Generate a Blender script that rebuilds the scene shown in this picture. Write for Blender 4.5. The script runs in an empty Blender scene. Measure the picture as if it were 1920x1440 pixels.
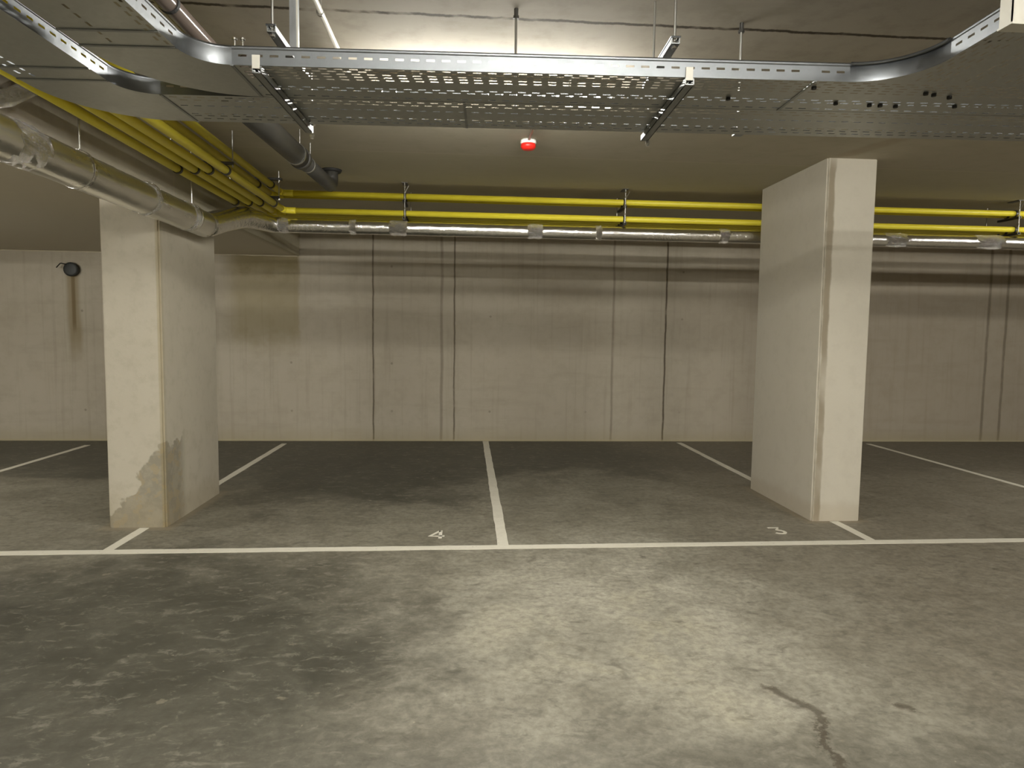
import bpy, bmesh, math, random
from mathutils import Vector, Matrix
random.seed(7)
sc = bpy.context.scene
COL = sc.collection
PI = math.pi

# ---------------------------------------------------------------- measures (metres)
CEIL = 2.73          # ceiling height
SLAB = 2.36          # underside of the dropped slab on the left
WALLY = 8.6          # back wall
SLABX = -2.10        # face of the dropped slab
FL_Y = 4.26          # bay front line

# ---------------------------------------------------------------- camera
F, YAW, PIT, ROLL = 1236.5, 0.07141, 0.07464, 0.012645
cam_d = bpy.data.cameras.new('camera')
cam = bpy.data.objects.new('camera', cam_d); COL.objects.link(cam)
fw = Vector((math.sin(YAW)*math.cos(PIT), math.cos(YAW)*math.cos(PIT), -math.sin(PIT)))
rt = Vector((math.cos(YAW), -math.sin(YAW), 0)); dn = fw.cross(rt)
r2 = math.cos(ROLL)*rt - math.sin(ROLL)*dn
d2 = math.sin(ROLL)*rt + math.cos(ROLL)*dn
m = Matrix.Identity(4)
for i in range(3):
    m[i][0] = r2[i]; m[i][1] = -d2[i]; m[i][2] = -fw[i]
m[2][3] = 1.4
cam.matrix_world = m
cam_d.sensor_fit = 'HORIZONTAL'; cam_d.sensor_width = 36; cam_d.lens = 36*F/1920
cam_d.clip_start = 0.02
sc.camera = cam

# ---------------------------------------------------------------- node helpers
class NT:
    def __init__(s, name):
        s.m = bpy.data.materials.new(name); s.m.use_nodes = True
        s.t = s.m.node_tree; s.b = s.t.nodes['Principled BSDF']
    def n(s, kind, **kw):
        o = s.t.nodes.new(kind)
        for k, v in kw.items(): setattr(o, k, v)
        return o
    def put(s, sock, v):
        if v is None: return
        if hasattr(v, 'is_output'): s.t.links.new(v, sock)
        elif isinstance(v, tuple) and len(v) == 3 and sock.type == 'RGBA': sock.default_value = (*v, 1)
        else: sock.default_value = v
    def math(s, op, a, b=None, c=None, clamp=False):
        o = s.n('ShaderNodeMath', operation=op, use_clamp=clamp)
        s.put(o.inputs[0], a); s.put(o.inputs[1], b); s.put(o.inputs[2], c)
        return o.outputs[0]
    def add(s, a, b): return s.math('ADD', a, b)
    def sub(s, a, b): return s.math('SUBTRACT', a, b)
    def mul(s, a, b): return s.math('MULTIPLY', a, b)
    def mx(s, a, b): return s.math('MAXIMUM', a, b)
    def ss(s, v, a, b):          # smoothstep from 0 at a to 1 at b
        o = s.n('ShaderNodeMapRange', interpolation_type='SMOOTHSTEP')
        s.put(o.inputs[0], v)
        if a <= b:
            o.inputs[1].default_value = a; o.inputs[2].default_value = b
        else:
            o.inputs[1].default_value = b; o.inputs[2].default_value = a
            o.inputs[3].default_value = 1; o.inputs[4].default_value = 0
        return o.outputs[0]
    def pos(s, obj=False):
        if obj: return s.n('ShaderNodeTexCoord').outputs['Object']
        return s.n('ShaderNodeNewGeometry').outputs['Position']
    def xyz(s, v):
        o = s.n('ShaderNodeSeparateXYZ'); s.put(o.inputs[0], v); return o.outputs
    def scale(s, v, sx, sy, sz, off=(0, 0, 0)):
        o = s.n('ShaderNodeMapping'); s.put(o.inputs[0], v)
        o.inputs[1].default_value = off; o.inputs[3].default_value = (sx, sy, sz); return o.outputs[0]
    def noise(s, v, sc_, det=4, rough=.55, dist=0.0):
        o = s.n('ShaderNodeTexNoise'); s.put(o.inputs['Vector'], v)
        o.inputs['Scale'].default_value = sc_; o.inputs['Detail'].default_value = det
        o.inputs['Roughness'].default_value = rough; o.inputs['Distortion'].default_value = dist
        return o.outputs[0]
    def mix(s, f, a, b, mode='MIX'):
        o = s.n('ShaderNodeMix', data_type='RGBA', blend_type=mode)
        s.put(o.inputs[0], f); s.put(o.inputs[6], a); s.put(o.inputs[7], b)
        return o.outputs[2]
    def bump(s, h, st=.2, dist=.01):
        o = s.n('ShaderNodeBump'); o.inputs['Strength'].default_value = st
        o.inputs['Distance'].default_value = dist; s.put(o.inputs['Height'], h)
        s.t.links.new(o.outputs[0], s.b.inputs['Normal'])
    def out(s, col=None, rough=None, metal=None, spec=None):
        s.put(s.b.inputs['Base Color'], col); s.put(s.b.inputs['Roughness'], rough)
        s.put(s.b.inputs['Metallic'], metal); s.put(s.b.inputs['Specular IOR Level'], spec)
        return s.m

def hs(*rgb):                                   # sRGB 0-255 to linear
    return tuple(((c/255)/12.92 if c/255 < .04045 else ((c/255+.055)/1.055)**2.4) for c in rgb)

def dist2(t, p, cx, cy, ax='xy'):
    a = t.sub(p[{'x': 0, 'y': 1, 'z': 2}[ax[0]]], cx); b = t.sub(p[{'x': 0, 'y': 1, 'z': 2}[ax[1]]], cy)
    return t.math('SQRT', t.add(t.mul(a, a), t.mul(b, b)))

def seg_dist(t, px, py, a, b):
    # distance to the segment a-b in the plane
    dx, dy = b[0]-a[0], b[1]-a[1]; L2 = dx*dx+dy*dy
    ux = t.sub(px, a[0]); uy = t.sub(py, a[1])
    k = t.math('MULTIPLY', t.add(t.mul(ux, dx), t.mul(uy, dy)), 1/L2, clamp=True)
    ex = t.sub(ux, t.mul(k, dx)); ey = t.sub(uy, t.mul(k, dy))
    return t.math('SQRT', t.add(t.mul(ex, ex), t.mul(ey, ey)))

# ---------------------------------------------------------------- materials
def mat_floor():
    t = NT('polished concrete floor'); P = t.pos(); p = t.xyz(P)
    n1 = t.noise(P, .8, 6, .62); n2 = t.noise(P, 2.6, 8, .68, .6); n3 = t.noise(P, 26, 5, .7)
    n4 = t.noise(t.scale(P, 1, 2.0, 1), 6, 7, .68, 1.0); n5 = t.noise(t.scale(P, 1, 1, 1, (5, 9, 0)), 1.7, 6, .6, .5)
    wx = t.add(p[0], t.mul(t.sub(n1, .5), 2.2)); wy = t.add(p[1], t.mul(t.sub(n5, .5), 2.2))
    def blob(cx, cy, rx, ry, soft=.7):
        a = t.mul(t.sub(wx, cx), 1/rx); b = t.mul(t.sub(wy, cy), 1/ry)
        return t.ss(t.math('SQRT', t.add(t.mul(a, a), t.mul(b, b))), 1.0+soft*.5, 1.0-soft*.6)
    c = t.mix(t.ss(n2, .36, .66), hs(116, 111, 97), hs(142, 137, 122))
    # damp and shade painted together: left of the middle line, back of the bays
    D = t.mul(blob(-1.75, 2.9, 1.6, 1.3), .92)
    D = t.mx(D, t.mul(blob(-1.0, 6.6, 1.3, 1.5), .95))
    D = t.mx(D, t.mul(t.ss(wy, 6.1, 6.9), .88))  # shadow by the back wall as floor colour
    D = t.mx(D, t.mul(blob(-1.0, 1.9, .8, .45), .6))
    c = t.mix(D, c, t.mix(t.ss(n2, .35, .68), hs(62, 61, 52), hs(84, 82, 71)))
    # pale lane
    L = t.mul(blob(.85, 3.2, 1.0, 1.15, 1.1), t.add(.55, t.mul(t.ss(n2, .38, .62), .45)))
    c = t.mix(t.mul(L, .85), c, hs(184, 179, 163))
    c = t.mix(t.mul(blob(.3, 4.85, 2.2, .5, 1.0), .35), c, hs(134, 129, 113))
    # browner towards the right
    c = t.mix(t.mul(t.ss(wx, 1.2, 2.8), .45), c, hs(138, 128, 112))
    w = t.mul(blob(.65, 2.95, .5, .5, 1.2), t.ss(n2, .42, .6))
    c = t.mix(t.mul(w, .35), c, hs(148, 139, 108))
    c = t.mix(t.mul(t.ss(t.add(p[1], t.mul(t.sub(n5, .5), .5)), 2.45, 1.85), .8), c, hs(102, 99, 88))  # floor colour darkened near the viewer to offset strong lamp light
    c = t.mix(t.mul(t.ss(p[0], -2.5, -3.2), t.mul(t.ss(p[1], 5.8, 5.0), .6)), c, hs(136, 131, 116))  # left bays' colour lightened to bounce light up to the slab
    # blotches, scuffs, flecks
    c = t.mix(t.mul(t.ss(n4, .54, .70), .42), c, hs(64, 60, 49))
    c = t.mix(t.mul(t.ss(n4, .46, .30), .34), c, hs(150, 145, 130))
    st = t.noise(t.scale(P, .6, 3.0, 1, (2, 4, 0)), 6, 5, .65, .7)
    c = t.mix(t.mul(t.ss(st, .62, .74), .24), c, hs(152, 146, 128))
    fl = t.noise(t.scale(P, 1, 1, 1, (3, 1, 0)), 11, 3, .5)
    c = t.mix(t.mul(t.ss(fl, .69, .75), .4), c, hs(160, 152, 132))
    sp = t.noise(t.scale(P, 1, 1, 1, (7, 2, 0)), 38, 2, .5)
    c = t.mix(t.mul(t.ss(sp, .74, .78), .5), c, hs(176, 168, 146))
    c = t.mix(t.mul(t.ss(n3, .35, .65), .34), c, hs(66, 62, 52))
    n6 = t.noise(t.scale(P, 1, 1.5, 1, (4, 4, 0)), 11, 6, .7, .6)
    c = t.mix(t.mul(t.ss(n6, .50, .68), .34), c, hs(66, 63, 53))
    c = t.mix(t.mul(t.ss(n6, .46, .32), .30), c, hs(158, 153, 138))
    # dark crack-like spill in the right foreground
    nx = t.noise(P, 8, 6, .75); wob = t.mul(t.sub(nx, .5), .22)
    px = t.add(p[0], wob); py = t.sub(p[1], wob)
    d = seg_dist(t, px, py, (1.24, 2.46), (1.335, 2.28))
    for a, b in (((1.335, 2.28), (1.27, 2.14)), ((1.27, 2.14), (1.22, 1.85)), ((1.66, 2.33), (1.685, 2.315))):
        d = t.math('MINIMUM', d, seg_dist(t, px, py, a, b))
    c = t.mix(t.mul(t.ss(d, .034, .008), .7), c, hs(66, 57, 45))
    d = seg_dist(t, px, py, (.25, 3.12), (.60, 2.74))
    c = t.mix(t.mul(t.ss(d, .03, .004), .16), c, hs(92, 84, 66))
    # pale mortar dust round the pillars and along the wall
    for cx, cy, hx, hy in ((-2.31, 5.28, .195, .51), (2.85, 5.35, .19, .54)):
        q = t.mx(t.sub(t.math('ABSOLUTE', t.sub(p[0], cx)), hx), t.sub(t.math('ABSOLUTE', t.sub(p[1], cy)), hy))
        q = t.add(q, t.mul(t.sub(n2, .5), .10))
        c = t.mix(t.mul(t.ss(q, .10, .03), .55), c, hs(146, 133, 110))
    c = t.mix(t.mul(t.ss(p[1], WALLY-.05, WALLY-.01), .5), c, hs(150, 144, 122))
    r = t.add(.40, t.mul(n2, .25))
    t.bump(t.add(t.mul(n2, .6), t.mul(n3, .3)), .12, .01)
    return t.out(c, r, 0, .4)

def mat_wall():
    t = NT('cast concrete wall'); P = t.pos(); p = t.xyz(P)
    n1 = t.noise(P, 1.1, 5, .55); n2 = t.noise(P, 6, 6, .65); n3 = t.noise(t.scale(P, .35, 1, 3), 3.0, 5, .6)
    nv = t.noise(t.scale(P, 7, 1, .25), 2.2, 5, .6)
    c = t.mix(n1, hs(170, 160, 143), hs(184, 176, 159))
    c = t.mix(t.mul(t.ss(n2, .42, .7), .3), c, hs(156, 147, 128))
    c = t.mix(t.mul(t.ss(n3, .5, .72), .22), c, hs(150, 141, 122))
    c = t.mix(t.mul(t.ss(nv, .5, .72), .3), c, hs(148, 138, 118))
    # browner to the right
    c = t.mix(t.mul(t.ss(p[0], 2.2, 5.0), .35), c, hs(132, 117, 100))
    # panel joints
    wob = t.mul(t.sub(t.noise(P, 2.5, 4, .6), .5), .035)
    x = t.add(p[0], wob)
    for xi, w, k in ((-1.18, .016, .75), (-.305, .028, .38), (-.14, .016, .72), (1.94, .022, .38), (2.645, .018, .85),
                     (7.15, .03, .5), (7.41, .03, .5), (-4.0, .012, .12), (-6.2, .02, .5), (3.9, .012, .12)):
        f = t.ss(t.math('ABSOLUTE', t.sub(x, xi)), w, w*.25)
        brk = t.ss(t.noise(t.scale(P, 3, 1, 1.4, (xi, 0, 0)), 3, 3, .6), .2, .5)
        c = t.mix(t.mul(t.mul(f, t.add(.45, t.mul(brk, .55))), k), c, hs(72, 62, 48))
    # form-tie marks
    tx = t.math('ABSOLUTE', t.sub(t.math('FRACT', t.mul(t.add(p[0], .31), 1/1.27)), .5))
    tz = t.math('ABSOLUTE', t.sub(t.math('FRACT', t.mul(t.add(p[2], -.08), 1/.62)), .5))
    td = t.math('SQRT', t.add(t.mul(t.mul(tx, 1.27), t.mul(tx, 1.27)), t.mul(t.mul(tz, .62), t.mul(tz, .62))))
    c = t.mix(t.mul(t.mul(t.ss(td, .020, .008), .4), t.ss(t.noise(P, 1.9, 2, .5), .40, .58)), c, hs(84, 76, 62))
    # yellowish damp stain beside the left pillar, dark under the slab
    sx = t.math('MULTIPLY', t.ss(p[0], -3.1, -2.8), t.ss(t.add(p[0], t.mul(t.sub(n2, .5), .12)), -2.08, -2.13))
    sz = t.ss(t.add(p[2], t.mul(t.sub(n2, .5), .25)), 1.05, 1.5)
    c = t.mix(t.mul(t.mul(sx, sz), .45), c, hs(138, 124, 78))
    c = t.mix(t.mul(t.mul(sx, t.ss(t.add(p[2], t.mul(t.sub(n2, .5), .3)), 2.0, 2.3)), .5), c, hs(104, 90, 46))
    # rust run below the wall outlet
    rx = t.add(p[0], t.mul(t.sub(n1, .5), .1))
    f = t.mul(t.ss(t.math('ABSOLUTE', t.add(rx, 4.84)), .11, .04), t.ss(p[2], .9, 1.35))
    f = t.mul(f, t.ss(p[2], 2.15, 2.05))
    c = t.mix(t.mul(f, .5), c, hs(122, 104, 58))
    f = t.mul(t.ss(t.math('ABSOLUTE', t.add(p[0], 4.85)), .035, .01), t.mul(t.ss(p[2], 1.3, 1.5), t.ss(p[2], 2.12, 2.06)))
    c = t.mix(t.mul(f, .6), c, hs(96, 74, 34))
    # pale laitance at the foot and the top edge under the slab
    c = t.mix(t.mul(t.ss(p[2], .03, .012), .6), c, hs(178, 168, 140))
    c = t.mix(t.mul(t.ss(t.add(p[2], t.mul(t.sub(n2, .5), .2)), .22, .02), .28), c, hs(146, 134, 92))
    t.bump(t.add(n2, t.mul(t.noise(P, 40, 3, .6), .3)), .15, .01)
    return t.out(c, .85, 0, .25)

def mat_ceiling():
    t = NT('cast concrete ceiling'); P = t.pos(); p = t.xyz(P)
    n1 = t.noise(P, 1.3, 5, .55); n2 = t.noise(P, 7, 6, .65); ns = t.noise(t.scale(P, .3, 1, 1), 6, 4, .6)
    c = t.mix(n1, hs(158, 150, 136), hs(176, 168, 154))
    c = t.mix(t.mul(t.ss(n2, .45, .7), .28), c, hs(122, 114, 98))
    c = t.mix(t.mul(t.ss(ns, .5, .7), .2), c, hs(128, 121, 104))
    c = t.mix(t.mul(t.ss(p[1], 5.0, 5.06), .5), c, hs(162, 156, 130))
    wob = t.mul(t.sub(t.noise(t.scale(P, 1, .2, 1), 9, 4, .7), .5), .035)
    y = t.add(p[1], wob)
    f = t.ss(t.math('ABSOLUTE', t.sub(y, 2.885)), .016, .006)
    c = t.mix(t.mul(f, t.ss(t.noise(P, 5, 3, .6), .25, .5)), c, hs(70, 62, 50))
    f = t.ss(t.math('ABSOLUTE', t.sub(t.add(y, t.mul(p[0], -.009)), 5.02)), .014, .005)
    c = t.mix(t.mul(f, .55), c, hs(188, 180, 158))
    c = t.mix(t.mul(t.ss(p[1], 3.4, 4.3), .45), c, hs(186, 179, 156))  # lamp light painted in: ceiling colour lightened beyond the hidden lamp
    c = t.mix(t.mul(t.ss(p[0], -2.09, -2.2), .7), c, hs(212, 204, 188))  # dropped slab's colour lightened in place of missing bounce light
    # faint brownish streak by the right pillar
    d = seg_dist(t, p[0], t.add(p[1], t.mul(t.sub(n1, .5), .2)), (2.75, 4.72), (2.95, 4.05))
    c = t.mix(t.mul(t.ss(d, .10, .03), .35), c, hs(150, 132, 108))
    t.bump(n2, .12, .01)
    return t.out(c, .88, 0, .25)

def mat_pillar():
    t = NT('pale pillar concrete'); P = t.pos(); p = t.xyz(P)
    n1 = t.noise(P, 2.2, 5, .55); n2 = t.noise(P, 9, 6, .65); nb = t.noise(P, 7, 3, .5)
    c = t.mix(n1, hs(178, 170, 152), hs(192, 185, 168))
    c = t.mix(t.mul(t.ss(n2, .45, .72), .25), c, hs(150, 141, 122))
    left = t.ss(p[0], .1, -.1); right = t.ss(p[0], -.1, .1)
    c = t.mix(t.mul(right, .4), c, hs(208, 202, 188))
    # broken, patched foot of the left pillar
    zz = t.add(p[2], t.mul(t.sub(nb, .5), .42))
    dx = t.add(p[0], 2.11)
    m1 = t.mul(t.ss(t.add(zz, t.mul(t.math('ABSOLUTE', dx), 1.3)), .60, .57), left)
    m1 = t.mul(m1, t.ss(p[1], 5.15, 4.98))
    c = t.mix(t.mul(m1, .6), c, t.mix(t.ss(n2, .4, .62), hs(104, 98, 82), hs(140, 132, 112)))
    m2 = t.mul(m1, t.ss(t.noise(P, 14, 3, .5), .52, .56))
    c = t.mix(t.mul(m2, .7), c, hs(160, 146, 118))
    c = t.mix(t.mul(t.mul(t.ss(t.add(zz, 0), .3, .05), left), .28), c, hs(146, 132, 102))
    # rusty line down the left pillar's front edge
    c = t.mix(t.mul(t.mul(t.ss(t.math('ABSOLUTE', t.add(p[0], 2.125)), .022, .006), t.ss(p[1], 4.83, 4.79)), .4), c, hs(146, 128, 84))
    # dark and rust streak down the right pillar's front-left edge
    xx = t.add(p[0], t.mul(t.sub(nb, .5), .03))
    f = t.mul(t.ss(t.math('ABSOLUTE', t.sub(xx, 2.70)), .034, .016), t.ss(p[1], 4.86, 4.82))
    br = t.ss(t.noise(t.scale(P, 1, 1, .6), 3, 3, .5), .3, .55)
    c = t.mix(t.mul(f, t.add(.2, t.mul(br, .45))), c, hs(112, 96, 68))
    zb = t.add(p[2], t.mul(t.sub(nb, .5), .08))
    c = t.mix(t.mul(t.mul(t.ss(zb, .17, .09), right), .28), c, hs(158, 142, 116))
    # pour line
    c = t.mix(t.mul(t.ss(t.math('ABSOLUTE', t.sub(p[2], 1.98)), .07, .05), t.mul(right, .0)), c, hs(120, 108, 90))
    t.bump(t.add(n2, t.mul(m1, -1.5)), .25, .012)
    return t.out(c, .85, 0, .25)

def mat_galv(name='galvanised steel', base=(.54, .55, .53), r=.38):
    t = NT(name); P = t.pos()
    v = t.n('ShaderNodeTexVoronoi'); t.put(v.inputs['Vector'], P); v.inputs['Scale'].default_value = 60
    n = t.noise(P, 5, 4, .6)
    c = t.mix(t.mul(n, .5), base, tuple(x*.78 for x in base))
    return t.out(c, t.add(r, t.mul(t.xyz(v.outputs['Color'])[0], .10)), 1.0)

def mat_foil():
    t = NT('crinkled aluminium foil'); P = t.pos()
    n = t.noise(P, 16, 4, .65, 1.2); n2 = t.noise(P, 55, 3, .6, .6)
    t.bump(t.add(n, t.mul(n2, .35)), .42, .012)
    return t.out(hs(226, 224, 219), t.add(.14, t.mul(n, .12)), 1.0)

def mat_foil_soft():
    t = NT('smooth dull foil wrap'); P = t.pos()
    n = t.noise(t.scale(P, 1, .5, 1), 9, 3, .6, .8)
    t.bump(n, .30, .012)
    return t.out(hs(232, 230, 224), t.add(.24, t.mul(n, .10)), 1.0)

def mat_foil_knot():
    t = NT('scrunched foil tape'); P = t.pos()
    n = t.noise(P, 38, 5, .75, 1.5); t.bump(n, 1.0, .035)
    return t.out(hs(246, 244, 240), .20, 1.0)

def mat_yellow():
    t = NT('yellow gas pipe paint'); P = t.pos(); n = t.noise(P, 8, 4, .6)
    return t.out(t.mix(n, hs(222, 204, 46), hs(234, 220, 70)), .38, 0, .5)

def mat_plain(name, col, r=.5, metal=0, var=.12):
    t = NT(name); n = t.noise(t.pos(True), 14, 3, .6)
    return t.out(t.mix(t.mul(n, var*2), col, tuple(c*.7 for c in col)), r, metal)

def mat_line():
    t = NT('worn white line paint'); P = t.pos(); n = t.noise(P, 9, 5, .65); n2 = t.noise(P, 40, 4, .6)
    c = t.mix(n, hs(205, 199, 182), hs(228, 223, 208))
    c = t.mix(t.mul(t.ss(n2, .60, .75), .5), c, hs(150, 144, 128))
    return t.out(c, .6)

def mat_emit(col, st):
    t = NT('lamp diffuser'); t.b.inputs['Emission Color'].default_value = (*col, 1)
    t.b.inputs['Emission Strength'].default_value = st
    return t.out((.9, .9, .88), .4)

M = dict(floor=mat_floor(), wall=mat_wall(), ceil=mat_ceiling(), pillar=mat_pillar(), galv=mat_galv(),
         rail=mat_galv('bright galvanised rail', (.23, .24, .25), .40), strut=mat_galv('dull galvanised strut', (.36, .37, .37), .42),
         foil=mat_foil(), foil2=mat_foil_soft(), knot=mat_foil_knot(), yellow=mat_yellow(), line=mat_line(),
         rod=mat_plain('zinc plated rod', hs(190, 188, 182), .32, 1), dark=mat_plain('dark grey plastic pipe', hs(58, 56, 51), .45),
         clamp=mat_plain('dark clamp steel', hs(84, 82, 78), .4, .8), black=mat_plain('black rubber', hs(30, 29, 27), .7),
         white=mat_plain('white plastic', hs(225, 223, 215), .4), red=mat_plain('red dust cap', hs(226, 38, 30), .35),
         brown=mat_plain('glossy grey brown pipe', hs(112, 100, 92), .16), cond=mat_plain('pale conduit', hs(196, 192, 180), .35),
         zinc=mat_plain('bright zinc bolt', hs(232, 230, 226), .18, 1))

# ---------------------------------------------------------------- object helpers
def obj(name, bm, mat, parent=None, smooth=False, bevel=0):
    me = bpy.data.meshes.new(name)
    if bevel:
        bmesh.ops.bevel(bm, geom=list(bm.edges), offset=bevel, segments=2, affect='EDGES', profile=.5)
    bmesh.ops.recalc_face_normals(bm, faces=bm.faces)
    bm.to_mesh(me); bm.free()
    me.materials.append(M[mat] if isinstance(mat, str) else mat)
    if smooth:
        for f in me.polygons: f.use_smooth = True
    o = bpy.data.objects.new(name, me); COL.objects.link(o)
    if parent is not None:
        o.parent = parent
        o.matrix_parent_inverse = Matrix.Translation(parent.location).inverted()
    return o

def tag(o, label, cat, group=None):
    o['label'] = label; o['category'] = cat
    if group: o['group'] = group
    return o

def thing(name, label, cat, loc=(0, 0, 0), group=None):
    o = bpy.data.objects.new(name, None); COL.objects.link(o); o.location = loc
    o.empty_display_size = .05
    return tag(o, label, cat, group)

def struct(name, bm, mat):
    o = obj(name, bm, mat); o['kind'] = 'structure'; return o

def box(bm, x0, x1, y0, y1, z0, z1):
    v = [bm.verts.new(c) for c in ((x0, y0, z0), (x1, y0, z0), (x1, y1, z0), (x0, y1, z0),
                                   (x0, y0, z1), (x1, y0, z1), (x1, y1, z1), (x0, y1, z1))]
    for f in ((3, 2, 1, 0), (4, 5, 6, 7), (0, 1, 5, 4), (1, 2, 6, 5), (2, 3, 7, 6), (3, 0, 4, 7)):
        bm.faces.new([v[i] for i in f])
    return bm

def B(*a): return box(bmesh.new(), *a)

def rounded(pts, rad, n=7):
    P = [Vector(p) for p in pts]; out = [P[0]]
    for i in range(1, len(P)-1):
        a = (P[i-1]-P[i]); b = (P[i+1]-P[i]); la, lb = a.length, b.length; a.normalize(); b.normalize()
        ang = a.angle(b)
        d = min(rad/math.tan(ang/2), la*.49, lb*.49); r = d*math.tan(ang/2)
        c = P[i] + (a+b).normalized()*(r/math.sin(ang/2))
        s = P[i]+a*d-c; e = P[i]+b*d-c; w = s.angle(e); ax = s.cross(e).normalized()
        for k in range(n+1):
            out.append(c + Matrix.Rotation(w*k/n, 3, ax) @ s)
    out.append(P[-1]); return out

def tube(bm, pts, r, seg=16, cap=True, jit=0):
    P = [Vector(p) for p in pts]; n = len(P); rs = r if isinstance(r, (list, tuple)) else [r]*n
    T = []
    for i in range(n):
        d = P[min(i+1, n-1)]-P[max(i-1, 0)]; T.append(d.normalized())
    up = Vector((0, 0, 1)) if abs(T[0].z) < .9 else Vector((1, 0, 0))
    x = T[0].cross(up).normalized(); rings = []
    for i in range(n):
        x = (x - T[i]*x.dot(T[i])).normalized(); y = T[i].cross(x)
        rings.append([bm.verts.new(P[i] + (x*math.cos(2*PI*k/seg)+y*math.sin(2*PI*k/seg))*rs[i]*(1+random.uniform(-jit, jit))) for k in range(seg)])
    for i in range(n-1):
        for k in range(seg):
            bm.faces.new((rings[i][k], rings[i][(k+1) % seg], rings[i+1][(k+1) % seg], rings[i+1][k]))
    if cap:
        bm.faces.new(rings[0][::-1]); bm.faces.new(rings[-1])
    return bm

def T(pts, r, seg=16, **k): return tube(bmesh.new(), pts, r, seg, **k)

def ring(bm, c, axis, r, t, w, seg=20):
    # a flat clamp band: hollow cylinder of inner radius r, thickness t, width w along axis
    c = Vector(c); ax = Vector(axis).normalized(); up = Vector((0, 0, 1)) if abs(ax.z) < .9 else Vector((1, 0, 0))
    x = ax.cross(up).normalized(); y = ax.cross(x)
    prof = ((r, -w/2), (r+t, -w/2), (r+t, w/2), (r, w/2)); R = []
    for k in range(seg):
        a = 2*PI*k/seg; d = x*math.cos(a)+y*math.sin(a)
        R.append([bm.verts.new(c+d*p[0]+ax*p[1]) for p in prof])
    for k in range(seg):
        for j in range(4):
            bm.faces.new((R[k][j], R[k][(j+1) % 4], R[(k+1) % seg][(j+1) % 4], R[(k+1) % seg][j]))
    return bm

def hexnut(bm, c, r=.009, h=.009):
    return tube(bm, [(c[0], c[1], c[2]-h/2), (c[0], c[1], c[2]+h/2)], r, 6)

# ---------------------------------------------------------------- the setting
XL, XR, YF = -8.5, 11.0, -5.0
def slab_box(x0, x1, y0, y1, z0, z1): return B(x0, x1, y0, y1, z0, z1)
struct('floor', slab_box(XL-.2, XR+.2, YF-.2, WALLY+.2, -.2, 0), 'floor')
struct('ceiling', slab_box(XL-.2, XR+.2, YF-.2, WALLY+.2, CEIL, CEIL+.25), 'ceil')
struct('wall_back', slab_box(XL, XR, WALLY, WALLY+.2, 0, CEIL), 'wall')
struct('wall_left', slab_box(XL-.2, XL, YF, WALLY, 0, CEIL), 'wall')
struct('wall_right', slab_box(XR, XR+.2, YF, WALLY, 0, CEIL), 'wall')
struct('wall_front', slab_box(XL, XR, YF-.2, YF, 0, CEIL), 'wall')
struct('ceiling_dropped', slab_box(XL, SLABX, YF, WALLY, SLAB, CEIL), 'ceil')
# pale mortar seam where the dropped slab meets the back wall
bm = bmesh.new()
N = 60
prev = None
for i in range(N+1):
    x = XL + (SLABX-.02-XL)*i/N; h = .011+random.uniform(-.004, .004); d = .012+random.uniform(-.003, .003)
    cur = [bm.verts.new(c) for c in ((x, WALLY, SLAB), (x, WALLY-d, SLAB), (x, WALLY-d, SLAB-h), (x, WALLY, SLAB-h))]
    if prev:
        for j in range(4): bm.faces.new((prev[j], prev[(j+1) % 4], cur[(j+1) % 4], cur[j]))
    prev = cur
seam = struct('trim_1', bm, mat_plain('pale mortar', hs(186, 176, 152), .9))

# ---------------------------------------------------------------- pillars
def pillar(x0, x1, y0, y1, z1, label):
    bm = bmesh.new(); box(bm, x0, x1, y0, y1, 0, z1)
    ver = [e for e in bm.edges if abs(e.verts[0].co.z-e.verts[1].co.z) > 1]
    bmesh.ops.bevel(bm, geom=ver, offset=.012, segments=2, affect='EDGES')
    return tag(obj('concrete_pillar', bm, 'pillar'), label, 'pillar')
pillar(-2.505, -2.112, 4.77, 5.79, SLAB, 'pale concrete pillar with a broken, patched foot, under the foil wrapped duct')
pillar(2.66, 3.045, 4.80, 5.89, CEIL, 'pale concrete pillar with a rusty streak down its front edge, between the white bay lines on the right')

# ---------------------------------------------------------------- floor markings
def strip(name, pts, w, label, z=.002, mat='line'):
    # a painted strip along a polyline of (x, y), slightly ragged
    bm = bmesh.new(); P = [Vector((a, b, 0)) for a, b in pts]; rows = []
    for i in range(len(P)-1):
        n = max(2, int((P[i+1]-P[i]).length/.12)); d = (P[i+1]-P[i]).normalized(); q = Vector((-d.y, d.x, 0))
        for k in range(n+1 if i == len(P)-2 else n):
            c = P[i].lerp(P[i+1], k/n)
            rows.append((c+q*(w/2+random.uniform(-.003, .003)), c-q*(w/2+random.uniform(-.003, .003))))
    vs = [[bm.verts.new((a.x, a.y, z)), bm.verts.new((b.x, b.y, z)), bm.verts.new((b.x, b.y, .0002)), bm.verts.new((a.x, a.y, .0002))] for a, b in rows]
    for i in range(len(vs)-1):
        for j in range(4): bm.faces.new((vs[i][j], vs[i][(j+1) % 4], vs[i+1][(j+1) % 4], vs[i+1][j]))
    bm.faces.new(vs[0]); bm.faces.new(vs[-1][::-1])
    o = obj(name, bm, mat); return tag(o, label, 'floor marking')
LW = .068
strip('painted_line', [(-6.5, 4.16), (-2.88, 4.231), (-1.2, 4.243), (.25, 4.252), (2.0, 4.272), (3.86, 4.288), (7.5, 4.32)], .075, 'long white painted line crossing the floor in front of both pillars', .0034)
yb = FL_Y+.03
strip('painted_line', [(-4.55, WALLY-.35), (-4.54, yb)], LW, 'white bay line on the floor farthest left, beyond the left pillar')
strip('painted_line', [(-2.256, 4.755), (-2.256, yb-.02)], LW, 'short white line between the foot of the left pillar and the long front line')
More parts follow.
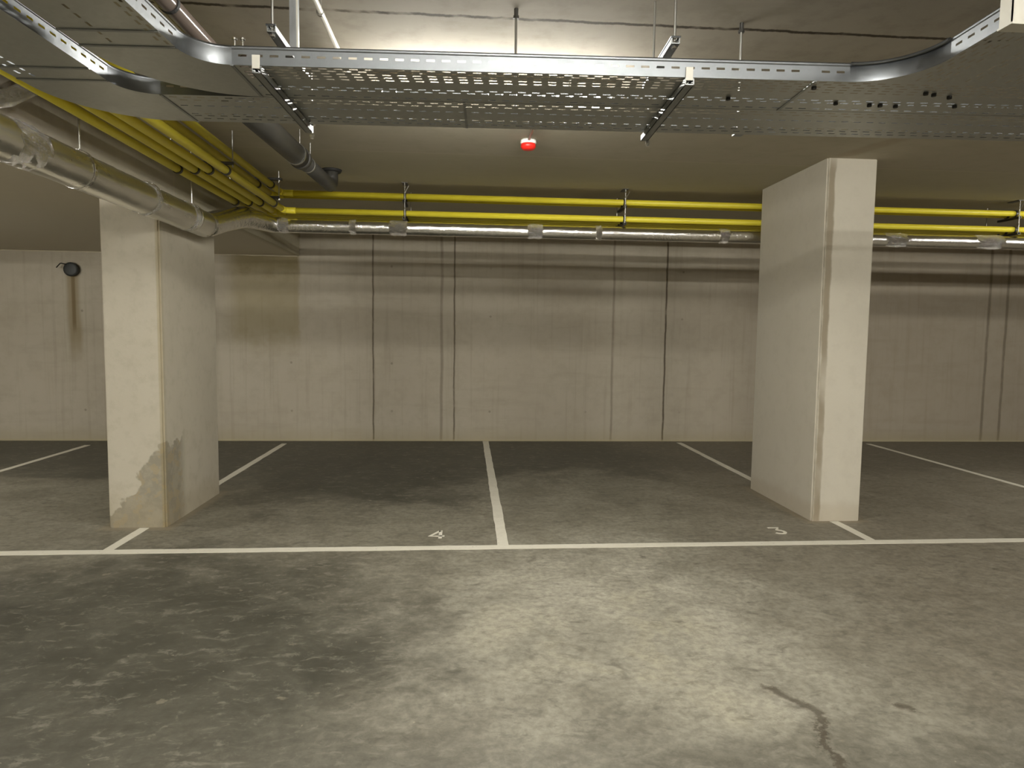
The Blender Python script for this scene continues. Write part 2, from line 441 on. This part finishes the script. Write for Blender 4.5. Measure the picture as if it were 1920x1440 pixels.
strip('painted_line', [(-2.256, WALLY-.22), (-2.256, 5.80)], LW, 'white bay line running from the back wall to behind the left pillar')
strip('painted_line', [(.275, WALLY-.02), (.262, yb)], .075, 'white bay line dividing the middle bays, beside the number 4')
strip('painted_line', [(2.835, WALLY-.12), (2.835, 5.90)], LW, 'white bay line running from the back wall to behind the right pillar')
strip('painted_line', [(2.835, 4.785), (2.835, yb)], LW, 'short white line between the foot of the right pillar and the long front line')
strip('painted_line', [(5.40, WALLY-.2), (5.36, yb)], LW, 'white bay line on the floor farthest right, beyond the right pillar')

def digit(strokes, ox, oy, w, h, th, label):
    # bold stencil figure lying on the floor, reading from the aisle
    bm = bmesh.new()
    for s in strokes:
        P = [Vector((ox+a*w, oy+b*h, 0)) for a, b in s]; n = len(P)
        L, R = [], []
        for i in range(n):
            d = (P[min(i+1, n-1)]-P[max(i-1, 0)]).normalized(); q = Vector((-d.y, d.x, 0))*th/2
            L.append(P[i]+q); R.append(P[i]-q)
        for i in range(n-1):
            top = [bm.verts.new((p.x, p.y, .0025)) for p in (R[i], R[i+1], L[i+1], L[i])]
            bot = [bm.verts.new((p.x, p.y, .0003)) for p in (R[i], R[i+1], L[i+1], L[i])]
            bm.faces.new(top); bm.faces.new(bot[::-1])
            for j in range(4): bm.faces.new((bot[j], bot[(j+1) % 4], top[(j+1) % 4], top[j]))
    return tag(obj('painted_number', bm, 'line'), label, 'floor marking')
digit([[(.98, .30), (0, .30), (.68, 1.0)], [(.70, 1.04), (.70, 0)]], -.236, 4.452, .104, .175, .024,
      'small white number 4 painted on the floor beside the middle bay line')
arc = lambda cx, cy, rx, ry, a0, a1, n=8: [(cx+rx*math.cos(math.radians(a0+(a1-a0)*k/n)), cy+ry*math.sin(math.radians(a0+(a1-a0)*k/n))) for k in range(n+1)]
digit([[(.02, 1.0), (.9, 1.0), (.5, .60)] + arc(.48, .30, .46, .30, 80, -150)], 2.235, 4.488, .088, .145, .023,
      'small worn white number 3 painted on the floor near the right pillar')

# ---------------------------------------------------------------- cable trays
TZ = 2.25; A = -.034; RIM = .058
O = Vector((0, 2.214, 0)); U = Vector((math.cos(A), math.sin(A), 0)); V = Vector((-math.sin(A), math.cos(A), 0))
def W(u, v, z): return O+U*u+V*v+Vector((0, 0, z))
PITCH, SLEN = .05, .027

def sheet(bm, f, L, rows, width, sw=.0085, skip=None, phase0=0):
    # perforated sheet: f(s, t) -> point; s along 0..L, t across 0..width; rows = [(t, phase)]
    edges = [0]; kinds = []
    for t, ph in sorted(rows):
        kinds.append(None); edges += [t-sw/2, t+sw/2]; kinds.append(ph)
    kinds.append(None); edges.append(width)
    def quad(s0, s1, t0, t1):
        if s1-s0 < 1e-5 or t1-t0 < 1e-5: return
        bm.faces.new([bm.verts.new(f(*c)) for c in ((s0, t0), (s1, t0), (s1, t1), (s0, t1))])
    for k, ph in enumerate(kinds):
        t0, t1 = edges[k], edges[k+1]
        if ph is None: quad(0, L, t0, t1); continue
        s = 0; x = .02+phase0+ph*PITCH
        while x+SLEN < L-.015:
            quad(s, x, t0, t1); s = x+SLEN; x += PITCH
        quad(s, L, t0, t1)

ROWS1 = [(.013, 0), (.031, .5), (.053, 0), (.076, .05), (.100, .1), (.176, .1), (.200, .5), (.262, 0)]
ROWS2 = [(.022, 0), (.052, .5), (.112, 0), (.205, 0), (.228, .05), (.262, .5)]
WT = .284
RROW = [(.030, 0)]

def rail_straight(a, b, inward, name, parent, mat='rail'):
    # side rail from a to b (u,v), folded top lip turned towards `inward`
    bm = bmesh.new(); a = Vector((*a, 0)); b = Vector((*b, 0)); L = (b-a).length; d = (b-a)/L
    n = Vector((inward[0], inward[1], 0))
    f = lambda s, t: W((a+d*s).x, (a+d*s).y, TZ+t)
    sheet(bm, f, L, RROW, RIM, .007)
    prof = [(0, RIM), (.004, RIM+.004), (.010, RIM+.002), (.012, RIM-.006)]
    prof0 = [(0, RIM-.010), (-.0025, RIM-.007), (-.0025, RIM-.002), (0, RIM)]
    for pr in (prof, prof0):
        for i in range(3):
            q = []
            for (o_, z_), s in ((pr[i], 0), (pr[i], L), (pr[i+1], L), (pr[i+1], 0)):
                p = a+d*s+n*o_; q.append(bm.verts.new(W(p.x, p.y, TZ+z_)))
            bm.faces.new(q)
    return obj(name, bm, mat, parent)

def rail_arc(c, r, a0, a1, inward, name, parent, mat='rail', n=18):
    bm = bmesh.new()
    prof = [(-.0, 0), (0, RIM-.010), (-.0025, RIM-.007), (-.0025, RIM-.002), (0, RIM), (.004, RIM+.004), (.010, RIM+.002), (.012, RIM-.006)]
    rows = []
    for k in range(n+1):
        t = math.radians(a0+(a1-a0)*k/n); rows.append([bm.verts.new(W(c[0]+(r+inward*o_)*math.cos(t), c[1]+(r+inward*o_)*math.sin(t), TZ+z_)) for o_, z_ in prof])
    for k in range(n):
        for j in range(len(prof)-1): bm.faces.new((rows[k][j], rows[k+1][j], rows[k+1][j+1], rows[k][j+1]))
    return obj(name, bm, mat, parent, smooth=True)

def annulus(c, r0, r1, a0, a1, n=20):
    bm = bmesh.new(); rows = []
    for k in range(n+1):
        t = math.radians(a0+(a1-a0)*k/n)
        rows.append([bm.verts.new(W(c[0]+r*math.cos(t), c[1]+r*math.sin(t), TZ)) for r in (r0, r1)])
    for k in range(n): bm.faces.new((rows[k][0], rows[k+1][0], rows[k+1][1], rows[k][1]))
    return bm

def seam_bar(p, q, parent, w=.010, z=-.003):
    # folded seam under a tray joint
    a = Vector((*p, 0)); b = Vector((*q, 0)); d = (b-a).normalized(); n = Vector((-d.y, d.x, 0))*w/2
    bm = bmesh.new()
    top = [bm.verts.new(W(c.x, c.y, TZ-.0005)) for c in (a-n, b-n, b+n, a+n)]
    bot = [bm.verts.new(W(c.x, c.y, TZ+z)) for c in (a-n, b-n, b+n, a+n)]
    bm.faces.new(top); bm.faces.new(bot[::-1])
    for j in range(4): bm.faces.new((bot[j], bot[(j+1) % 4], top[(j+1) % 4], top[j]))
    return obj('joint_seam', bm, 'strut', parent)

VEND = -2.3; UEND = 3.2; FR = .20; FU = 1.265
def make_tray(label, v0, legu, rows, near, WT=.284, ro=None):
    t = thing('cable_tray', label, 'cable tray', tuple(W(0, v0, TZ)))
    cu, cv = legu+.12, v0-.12                         # bend centre
    ro = ro or .12+WT
    ou, ov = legu-WT+ro, v0+WT-ro                     # centre of the outer bend
    # main run
    bm = bmesh.new(); sheet(bm, lambda s, q: W(cu+s, v0+q, TZ), UEND-cu, rows, WT); obj('tray_floor', bm, 'galv', t)
    # bend
    bm = bmesh.new(); pairs = [(W(cu, v0, TZ), W(max(cu, ou), v0+WT, TZ))]
    for k in range(21):
        an = math.radians(90+90*k/20); ca_, sa_ = math.cos(an), math.sin(an)
        pairs.append((W(cu+.12*ca_, cv+.12*sa_, TZ), W(ou+ro*ca_, ov+ro*sa_, TZ)))
    pairs.append((W(legu, cv, TZ), W(legu-WT, min(cv, ov), TZ)))
    rows_ = [[bm.verts.new(p) for p in q] for q in pairs]
    for a_, b_ in zip(rows_, rows_[1:]): bm.faces.new((a_[0], b_[0], b_[1], a_[1]))
    bmesh.ops.dissolve_degenerate(bm, dist=1e-6, edges=list(bm.edges))
    obj('bend_floor', bm, 'galv', t)
    if ou < cu-.001:
        rail_straight((ou, v0+WT), (cu, v0+WT), (0, -1), 'side_rail', t); rail_straight((legu-WT, ov), (legu-WT, cv), (1, 0), 'side_rail', t)
    rail_arc((cu, cv), .12, 90, 180, 1, 'bend_rail', t)
    rail_arc((ou, ov), ro, 90, 180, -1, 'bend_rail', t)
    # leg towards the viewer
    bm = bmesh.new(); sheet(bm, lambda s, q: W(legu-q, cv-s, TZ), cv-VEND, [rows[0], rows[1], rows[-3]] if near else rows[-2:], WT); obj('tray_floor', bm, 'galv', t)
    rail_straight((legu, cv), (legu, VEND), (-1, 0), 'side_rail', t)
    rail_straight((legu-WT, cv), (legu-WT, VEND), (1, 0), 'side_rail', t)
    seam_bar((cu, v0), (cu, v0+WT), t)
    for k in (0, -.105): seam_bar((legu, cv+k), (legu-WT, cv+k), t)
    rail_straight((cu, v0+WT), (UEND, v0+WT), (0, -1), 'side_rail', t)
    if near:
        rail_straight((cu, v0), (1.15, v0), (0, 1), 'side_rail', t)
        # rounded branch towards the viewer on the right
        bm = bmesh.new()                              # corner gusset between run and branch
        ctr = W(FU+FR, v0, TZ); pts = [W(FU+FR*math.sin(math.radians(a)), v0-FR+FR*math.cos(math.radians(a)), TZ) for a in range(0, 91, 6)]
        c0 = bm.verts.new(ctr); vs = [bm.verts.new(p) for p in pts]
        for i in range(len(vs)-1): bm.faces.new((c0, vs[i], vs[i+1]))
        obj('corner_gusset', bm, 'galv', t)
        bm = bmesh.new()
        prof_rail = rail_arc((FU, v0-FR), FR, 90, 0, -1, 'corner_rail', t)
        bm.free()
        rail_straight((1.15, v0), (FU, v0), (0, 1), 'side_rail', t)
        bx = FU+FR
        bm = bmesh.new(); sheet(bm, lambda s, q: W(bx+q, v0-s, TZ), v0-VEND, [(a, p) for a, p in rows]+[(a+.30, p) for a, p in rows], .60); obj('branch_floor', bm, 'galv', t)
        rail_straight((bx, v0-FR), (bx, VEND), (1, 0), 'branch_rail', t)
        rail_straight((bx+.60, v0-.05), (bx+.60, VEND), (-1, 0), 'branch_rail', t)
        rail_straight((bx+.60, v0), (UEND, v0), (0, 1), 'side_rail', t)
        # dark bolts under the run and branch, little screws on the rail
        for u, v in ((.92, .17), (1.17, .05), (1.32, .19), (1.45, .20), (1.49, .20), (1.55, .205), (1.575, .075), (1.61, .085), (1.68, .105), (1.76, .19)):
            c = W(u, v, 0); obj('fixing_bolt', hexnut(bmesh.new(), (c.x, c.y, TZ-.004), .008, .010), 'black', t)
        for u in (-.745, -.72):
            c = W(u, .008, 0); obj('rail_screw', tube(bmesh.new(), [(c.x, c.y, TZ+RIM-.004), (c.x, c.y, TZ+RIM+.022), (c.x, c.y, TZ+RIM+.023), (c.x, c.y, TZ+RIM+.028)], [.003, .003, .008, .008], 10), 'zinc', t)
        seam_bar((1.15, v0), (1.15, v0+WT), t)
    else:
        rail_straight((cu, v0), (UEND, v0), (0, 1), 'side_rail', t)
        seam_bar((-.02, v0), (-.02, v0+WT), t)
    return t
make_tray('galvanised perforated cable tray nearest the viewer, with a bright bent front rail', 0.0, -.872, ROWS1, True)
make_tray('galvanised perforated cable tray lying behind the nearer tray, farther from the viewer', .287, -1.235, ROWS2, False, .302, .355)

# ---------------------------------------------------------------- tray hangers
def channel(bm, p0, p1, w=.03, h=.022, th=.003, updir=-1):
    # C-section strut lying along p0-p1, open side up or down
    p0 = Vector(p0); p1 = Vector(p1); d = (p1-p0).normalized(); s = d.cross(Vector((0, 0, 1))).normalized()
    def bar(o_, wz, z0, z1):
        q = []
        for base in (p0, p1):
            q += [bm.verts.new(base+s*(o_-wz/2)+Vector((0, 0, z0))), bm.verts.new(base+s*(o_+wz/2)+Vector((0, 0, z0))),
                  bm.verts.new(base+s*(o_+wz/2)+Vector((0, 0, z1))), bm.verts.new(base+s*(o_-wz/2)+Vector((0, 0, z1)))]
        for f in ((0, 1, 2, 3), (7, 6, 5, 4), (0, 4, 5, 1), (1, 5, 6, 2), (2, 6, 7, 3), (3, 7, 4, 0)): bm.faces.new([q[i] for i in f])
    bar(0, w, 0, th); bar(-w/2+th/2, th, 0, h); bar(w/2-th/2, th, 0, h)
    bar(-w/2+.005, .008, h-th, h); bar(w/2-.005, .008, h-th, h)
    return bm

def threaded(p, z0, z1, r=.0048): return T([(p[0], p[1], z0), (p[0], p[1], z1)], r, 8)

def tray_hanger(u, label, post):
    t = thing('tray_hanger', label, 'hanger bracket', tuple(W(u, .25, TZ)))
    lo = obj('lower_channel', channel(bmesh.new(), W(u, -.006, TZ-.026), W(u, .625, TZ-.026)), 'strut', t)
    up = obj('upper_channel', channel(bmesh.new(), W(u-.005, .16, 2.425), W(u-.005, .60, 2.425), w=.03), 'strut', t)
    lip = bmesh.new()
    for k in range(1): tube(lip, [W(u-.005-.016, .157, 2.447), W(u-.005-.016, .60, 2.447)], .003, 6); tube(lip, [W(u-.021, .157, 2.447), W(u+.012, .157, 2.447)], .003, 6)
    obj('channel_lip', lip, 'rail', up)
    p = W(u-.005, .175, 0); obj('threaded_rod', threaded(p, 2.415, CEIL+.02), 'rod', t)
    q = W(u+.012, .612, 0); obj('threaded_rod', threaded(q, TZ-.045, 2.46), 'rod', t)
    if not post:
        p2 = W(u+.0, .50, 0); obj('threaded_rod', threaded(p2, 2.43, CEIL+.02), 'rod', t)
    else:
        c = W(u+.0, .42, 0)
        bm = bmesh.new(); box(bm, c.x-.0155, c.x+.0155, c.y-.012, c.y+.012, 2.449, CEIL+.02); obj('strut_post', bm, 'strut', t)
        bm = bmesh.new(); box(bm, c.x+.010, c.x+.0158, c.y-.0135, c.y-.011, 2.449, CEIL+.02); obj('post_lip', bm, 'cond', t)
    # clip on the front rail, end nuts
    c = W(u-.002, -.004, 0); bm = bmesh.new(); box(bm, c.x-.012, c.x+.012, c.y-.004, c.y, TZ-.012, TZ+.030); obj('rail_clip', bm, 'cond', t)
    obj('end_nut', hexnut(hexnut(bmesh.new(), (q.x, q.y, TZ-.036), .010, .012), (q.x, q.y, TZ-.047), .007, .010), 'zinc', t)
    for dv in (.545, .58):
        e = W(u+.026, dv, 0); obj('fixing_bolt', hexnut(bmesh.new(), (e.x, e.y, TZ-.0055), .007, .008), 'zinc', t)
    for z in (2.419, 2.432): obj('rod_nut', hexnut(bmesh.new(), (p.x, p.y, z), .009, .01), 'zinc', t)
    return t
tray_hanger(-.672, 'steel strut hanger carrying the trays at left, with a vertical strut post', True)
tray_hanger(.728, 'steel strut hanger carrying the trays at right of centre, with two rods', False)

# small screws standing on the tray rail at left

def ceiling_rod(x, y, label):
    t = thing('threaded_rod', label, 'rod', (x, y, 2.3))
    obj('rod', threaded((x, y), TZ+.02, CEIL+.01, .0055), 'rod', t)
    bm = bmesh.new(); tube(bm, [(x, y, CEIL-.03), (x, y, CEIL)], .009, 10); hexnut(bm, (x, y, CEIL-.034), .013, .010)
    obj('anchor', bm, 'clamp', t)
    bm = bmesh.new(); hexnut(bm, (x, y, TZ+.03), .011, .01); box(bm, x-.02, x+.02, y-.03, y+.012, TZ+.014, TZ+.02); obj('rail_hook', bm, 'strut', t)
ceiling_rod(.198, 2.80, 'thin steel rod hanging from the ceiling behind the tray, above the red detector')
ceiling_rod(1.160, 2.83, 'thin steel rod hanging from the ceiling behind the tray, right of the right strut hanger')

# white strut post at the top right corner
t = thing('strut_post', 'bright steel strut post hanging at the right tray corner, top right of the picture', 'hanger bracket', (1.52, 1.76, 2.2))
x, y, zb = 1.390, 1.66, 2.216
bm = bmesh.new()
box(bm, x, x+.036, y, y+.003, zb, CEIL+.02); box(bm, x, x+.003, y, y+.041, zb, CEIL+.02); box(bm, x+.033, x+.036, y, y+.041, zb, CEIL+.02)
obj('channel_post', bm, 'cond', t)
obj('foot_plate', B(x-.001, x+.16, y-.001, y+.045, zb-.005, zb), 'cond', t)
obj('side_plate', B(x+.0365, x+.066, y+.004, y+.008, zb, zb+.14), 'strut', t)
for dz in (.035, .085): obj('bolt', T([(x+.051, y-.006, zb+dz), (x+.051, y+.004, zb+dz)], .010, 6), 'zinc', t)

# ---------------------------------------------------------------- lamps
LW_, LST = 1.22, 1.0
def lamp(x, y, label, st, zc=2.62, top=CEIL):
    t = thing('batten_lamp', label, 'lamp', (x, y, zc))
    bm = bmesh.new(); box(bm, x-LW_/2, x+LW_/2, y-.035, y+.035, zc+.030, zc+.055); obj('housing', bm, 'white', t)
    bm = bmesh.new(); n = 12; rows = []
    for s in (-1, 1):
        rows.append([bm.verts.new((x+s*(LW_/2-.01), y+.040*math.cos(PI+PI*k/n), zc+.030+.055*math.sin(PI+PI*k/n))) for k in range(n+1)])
    for k in range(n): bm.faces.new((rows[0][k], rows[0][k+1], rows[1][k+1], rows[1][k]))
    for r_ in rows: bm.faces.new(r_)
    obj('diffuser', bm, mat_emit((1.0, .985, .92), st), t)
    for dx in (-.4, .4): obj('mount', B(x+dx-.02, x+dx+.02, y-.02, y+.02, zc+.055, top+.003), 'white', t)
E1, E2 = 110, 300
lamp(.15, 3.52, 'long batten lamp glowing on the ceiling, hidden above the cable trays', E1)
lamp(.35, -.15, 'long batten lamp on the ceiling over the aisle, centre', E2)
lamp(-4.6, .35, 'long batten lamp under the dropped slab over the aisle, left', 270, 2.26, SLAB)
lamp(-5.4, 4.7, 'added batten lamp, out of view under the dropped slab, left of the left pillar', 120, 2.26, SLAB)  # added unseen to brighten the left wall, floor and slab
lamp(6.6, 4.4, 'added batten lamp, out of view on the ceiling, right of the right pillar', 110)  # added unseen to brighten the right part of the wall
lamp(5.9, -.15, 'long batten lamp on the ceiling over the aisle, right', E2)
lamp(-2.4, -3.4, 'long batten lamp on the ceiling behind the viewer, left', E2)
lamp(3.4, -3.4, 'long batten lamp on the ceiling behind the viewer, right', E2)

# ---------------------------------------------------------------- fire detector
t = thing('fire_detector', 'small red capped fire detector hanging under the ceiling in the middle', 'detector', (.42, 4.60, 2.70))
bm = T([(.42, 4.6, CEIL-.004), (.42, 4.6, CEIL-.022), (.42, 4.6, CEIL-.03)], [.052, .055, .050], 24); obj('base', bm, 'white', t, True)
bm = T([(.42, 4.6, CEIL-.030), (.42, 4.6, CEIL-.05), (.42, 4.6, CEIL-.066), (.42, 4.6, CEIL-.072)], [.050, .052, .040, .02], 24); obj('red_cap', bm, 'red', t, True)
bm = T([(.42, 4.55, CEIL-.012), (.43, 3.60, CEIL-.012)], .009, 10); obj('cable_conduit', bm, 'cond', t, True)

# ---------------------------------------------------------------- conduit, banded pipe, drain
t = thing('conduit', 'pale thin conduit fixed under the ceiling, above the left part of the trays', 'pipe', (-.59, 2.7, 2.66))
obj('tube', T([(-.597, .2, 2.68), (-.585, 3.4, 2.68)], .011, 12), 'cond', t, True)
for y in (1.2, 2.80):
    bm = ring(bmesh.new(), (-.59, y, 2.68), (0, 1, 0), .011, .004, .015); box(bm, -.594, -.586, y-.007, y+.007, 2.694, CEIL+.003)
    obj('saddle_clip', bm, 'rod', t)

t = thing('banded_pipe', 'glossy grey brown pipe with black bands, above the left tray bend', 'pipe', (-1.06, 2.5, 2.57))
obj('tube', T([(-1.095, .2, 2.56), (-1.07, 3.28, 2.58), (-1.068, 3.36, 2.60), (-1.068, 3.40, 2.66), (-1.068, 3.41, CEIL+.01)], .035, 18), 'brown', t, True)
for y in (1.5, 2.06, 2.55):
    bm = bmesh.new(); k = (y-.2)/2.8; c = (-1.095+.025*k, y, 2.56+.02*k); ring(bm, c, (.009, 1, .007), .0352, .004, .016); box(bm, c[0]-.004, c[0]+.004, y-.006, y+.006, c[2]+.036, CEIL+.002); obj('band', bm, 'black', t)

t = thing('drain_pipe', 'thick dark grey drain pipe hanging under the ceiling behind the left tray', 'pipe', (-1.14, 4.6, 2.56))
d0 = Vector((-1.150, 3.46, 2.55)); d1 = Vector((-1.105, 5.62, 2.595)); dd = (d1-d0)
k = .556
obj('wide_pipe', T([d0, d0+dd*k], .068, 22), 'dark', t, True)
pts = rounded([d0+dd*k, d1, d1+Vector((0, .0, .16))], .07, 8)
obj('narrow_pipe', T(pts, .052, 22), 'dark', t, True)
bm = bmesh.new(); ring(bm, d0+dd*k, dd, .050, .024, .05); obj('socket', bm, 'dark', t, True)
bm = T([(d1.x, d1.y, CEIL-.02), (d1.x, d1.y, CEIL+.001)], [.075, .085], 22); obj('ceiling_collar', bm, 'black', t, True)
c = d0+dd*.50; bm = threaded((c.x+.03, c.y), c.z+.055, CEIL+.003, .004); ring(bm, c, dd, .0685, .004, .02); obj('pipe_clip', bm, 'rod', t)
c = d0+dd*.645; bm = bmesh.new(); ring(bm, c, dd, .0525, .004, .016); tube(bm, [(c.x+.02, c.y, c.z+.05), (c.x+.02, c.y, CEIL+.003)], .004, 8); obj('pipe_clip', bm, 'rod', t)

# ---------------------------------------------------------------- yellow gas pipes
GR = .026; ZU, ZLo = 2.620, 2.470
lay = [(-1.622, 6.05, ZU, 'front upper'), (-1.732, 6.15, ZU, 'rear upper'),
       (-1.602, 6.05, ZLo, ''), (-1.712, 6.16, ZLo, ''), (-1.804, 6.255, ZLo, ''), (-1.914, 6.355, ZLo, '')]
labels = ['yellow gas pipe, upper row, the single one set apart nearest the drain pipe',
          'yellow gas pipe, upper row, the one just behind the front upper pipe',
          'yellow gas pipe, lower row, first from the open ceiling side',
          'yellow gas pipe, lower row, second from the open ceiling side',
          'yellow gas pipe, lower row, third, next to the one nearest the slab',
          'yellow gas pipe, lower row, running closest to the dropped slab face']
for (x, y, z, _), lab in zip(lay, labels):
    t = thing('gas_pipe', lab, 'pipe', (x, y, z), 'yellow gas pipes under the ceiling')
    obj('long_run', T([(x, .5, z), (x, y-.10, z)], GR, 18), 'yellow', t, True)
    obj('elbow', T(rounded([(x, y-.10, z), (x, y, z), (x+.10, y, z)], .065, 8), GR+.002, 18), 'yellow', t, True)
    zr = z-.012
    obj('cross_run', T([(x+.10, y, z), (9.8, y, zr)], GR, 18), 'yellow', t, True)

# pipe hangers on the cross run
def pipe_hanger(x, label):
    t = thing('pipe_hanger', label, 'hanger bracket', (x, 6.05, 2.4), 'pipe hangers along the back yellow pipes')
    zu, zl = ZU-.006, ZLo-.006
    obj('threaded_rod', threaded((x, 6.0), zu-.19, CEIL+.003, .005), 'rod', t)
    obj('threaded_rod', threaded((x+.02, 6.42), zl-.06, CEIL+.003, .005), 'rod', t)
    bm = bmesh.new()
    channel(bm, (x-.004, 5.985, zu-.036-.020), (x-.004, 6.24, zu-.036-.020), .028, .020); obj('upper_bar', bm, 'clamp', t)
    bm = bmesh.new(); channel(bm, (x-.004, 5.985, zl-.036-.020), (x-.004, 6.46, zl-.036-.020), .028, .020); obj('lower_bar', bm, 'clamp', t)
    for (px, py, z, _) in lay:
        bm = bmesh.new(); ring(bm, (x, py, z-.012*(x+1.6)/11.4), (1, 0, 0), GR+.0005, .005, .022); obj('pipe_clamp', bm, 'clamp', t)
    for z in (zu-.03, zu+.04, zl+.04, zl-.03, zu+.085): obj('nut', hexnut(bmesh.new(), (x, 6.0, z), .011, .011), 'zinc', t)
    bm = bmesh.new(); box(bm, x-.025, x+.025, 5.985, 6.12, CEIL-.006, CEIL+.002); obj('ceiling_plate', bm, 'clamp', t)
    bm = bmesh.new(); tube(bm, [(x+.035, 6.0, zu+.09), (x, 6.0, zu+.02)], .004, 6); obj('brace', bm, 'rod', t)
    return t
for x, l in ((-.545, 'pipe hanger on the back yellow pipes, left one, right of the drain pipe'),
             (1.44, 'pipe hanger on the back yellow pipes, middle one, left of the right pillar'),
             (5.23, 'pipe hanger on the back yellow pipes, at the far right edge')):
    pipe_hanger(x, l)

# hangers along the run beside the slab
def run_hanger(y, label, pipes, plate):
    t = thing('pipe_bracket', label, 'hanger bracket', (-1.75, y, 2.5))
    for px, py, z, _ in pipes:
        bm = bmesh.new(); ring(bm, (px, y, z), (0, 1, 0), GR+.0005, .006, .024); obj('pipe_clamp', bm, 'clamp', t)
    x0, x1 = min(p[0] for p in pipes), max(p[0] for p in pipes)
    bm = bmesh.new(); box(bm, x0-.05, x1+.05, y-.012, y+.012, ZLo+.036, ZLo+.055); obj('cross_bar', bm, 'clamp', t)
    for xx in (x1+.045, x0-.04): obj('threaded_rod', threaded((xx, y), ZLo+.02, CEIL+.003, .005), 'rod', t)
    if plate:
        bm = bmesh.new(); box(bm, x0-.02, x1+.07, y-.02, y+.02, ZU+.036, ZU+.052); obj('upper_bar', bm, 'clamp', t)
        for z in (ZU+.03, ZLo+.03): obj('nut', hexnut(bmesh.new(), (x1+.045, y, z), .012, .012), 'zinc', t)
run_hanger(4.62, 'clamps on the yellow pipes beside the slab, halfway along the run', lay[2:], False)
run_hanger(5.72, 'clamps and bracket on the yellow pipes just before they turn the corner', lay, True)

# ---------------------------------------------------------------- foil wrapped duct
t = thing('foil_duct', 'long silver foil wrapped pipe jogging past the left pillar and running under the yellow pipes', 'pipe', (-2.0, 5.0, 2.2))
R1, R2 = .096, .062
def wrinkle(pts, r, step=.05, seg=22, jit=.012):
    P = [Vector(p) for p in pts]; out = []
    for i in range(len(P)-1):
        n = max(1, int((P[i+1]-P[i]).length/step))
        out += [P[i].lerp(P[i+1], k/n) for k in range(n)]
    out.append(P[-1]); rr = [r*(1+random.uniform(-jit, jit)) for _ in out]
    return T(out, rr, seg, jit=.006)
ca = Vector((-2.005, 5.30, 2.215)); cb = Vector((-1.845, 5.72, 2.350)); cc = Vector((-1.66, 6.03, 2.335)); z0 = 2.335
obj('long_run', wrinkle([(-2.005, .5, 2.225), ca], R1), 'foil2', t, True)
el = [ca-Vector((0, .02, 0)), ca+Vector((.015, .06, .012)), ca.lerp(cb, .5), cb, cb.lerp(cc, .5), cc+Vector((-.03, -.01, 0)), cc+Vector((.06, 0, 0))]
obj('jog_elbow', T(el, [R1, R1*.98, R1*.90, .088, .078, .068, R2+.002], 14, jit=.02), 'foil', t, True)
obj('cross_run', wrinkle([cc+Vector((.05, 0, 0)), (9.8, 6.03, z0-.004)], R2, .08), 'foil', t, True)
def knot(c, ax, r, w):
    c = Vector(c); ax = Vector(ax); n = 7; pts = [c+ax*w*(i/(n-1)-.5) for i in range(n)]
    obj('foil_wrap', T(pts, [r*.99]+[r*random.uniform(1.03, 1.10) for _ in range(n-2)]+[r*.99], 20, jit=.05), 'knot', t, False)
for x, w in ((-1.60, .10), (-.60, .16), (.62, .14), (2.37, .10), (4.02, .22), (4.95, .28), (-1.0, .06), (1.2, .06)):
    knot((x, 6.03, z0), (1, 0, 0), R2, w)
for y, w in ((3.16, .22), (4.95, .07), (4.35, .05)):
    knot((-2.005, y, 2.222), (0, 1, 0), R1, w)
# short foil wrapped stub at top left
t = thing('foil_branch_pipe', 'short crinkled foil wrapped pipe at far left, rising behind the tray', 'pipe', (-2.0, 3.1, 2.4))
obj('stub', T([(-2.042, 3.06, 2.372), (-2.042, 3.17, 2.42), (-2.042, 3.30, 2.50), (-2.042, 3.46, 2.60)], [.036, .038, .036, .037], 16, jit=.04), 'knot', t, True)

# duct hangers
def duct_rod(y, label):
    q = thing('duct_hanger', label, 'hanger bracket', (-2.0, y, 2.3))
    obj('threaded_rod', threaded((-1.985, y), 2.222+R1, CEIL+.003, .005), 'rod', q)
    bm = bmesh.new(); ring(bm, (-2.005, y, 2.222), (0, 1, 0), R1+.0035, .003, .02); obj('strap', bm, 'foil', q)
duct_rod(3.62, 'thin rod holding the foil duct, left one, beside the slab near the trays')
duct_rod(5.02, 'thin rod holding the foil duct, above the left pillar')

# ---------------------------------------------------------------- wall outlet
t = thing('wall_outlet', 'round black pipe outlet with a bent wire on the back wall, above a rust run', 'outlet', (-4.84, WALLY, 2.133))
bm = T([(-4.84, WALLY+.01, 2.133), (-4.84, WALLY-.05, 2.133)], .078, 24); obj('pipe_stub', bm, 'dark', t, True)
bm = T([(-4.84, WALLY-.05, 2.133), (-4.84, WALLY-.062, 2.133), (-4.84, WALLY-.068, 2.133)], [.086, .086, .06], 24); obj('cap', bm, mat_plain('dull black cap', hs(52, 54, 52), .5), t, True)
bm = T(rounded([(-4.88, WALLY-.06, 2.19), (-4.95, WALLY-.07, 2.205), (-5.0, WALLY-.07, 2.15)], .02), .007, 8); obj('wire', bm, 'black', t, True)

# ---------------------------------------------------------------- world and view
w = bpy.data.worlds.new('world'); sc.world = w; w.use_nodes = True
w.node_tree.nodes['Background'].inputs[0].default_value = (.02, .02, .02, 1)
sc.view_settings.view_transform = 'Standard'
sc.view_settings.look = 'None'
sc.view_settings.exposure = 0.17
sc.view_settings.gamma = 1.0
sc.cycles.max_bounces = 8; sc.cycles.diffuse_bounces = 5
sc.cycles.use_denoising = True
sc.cycles.sample_clamp_indirect = 4
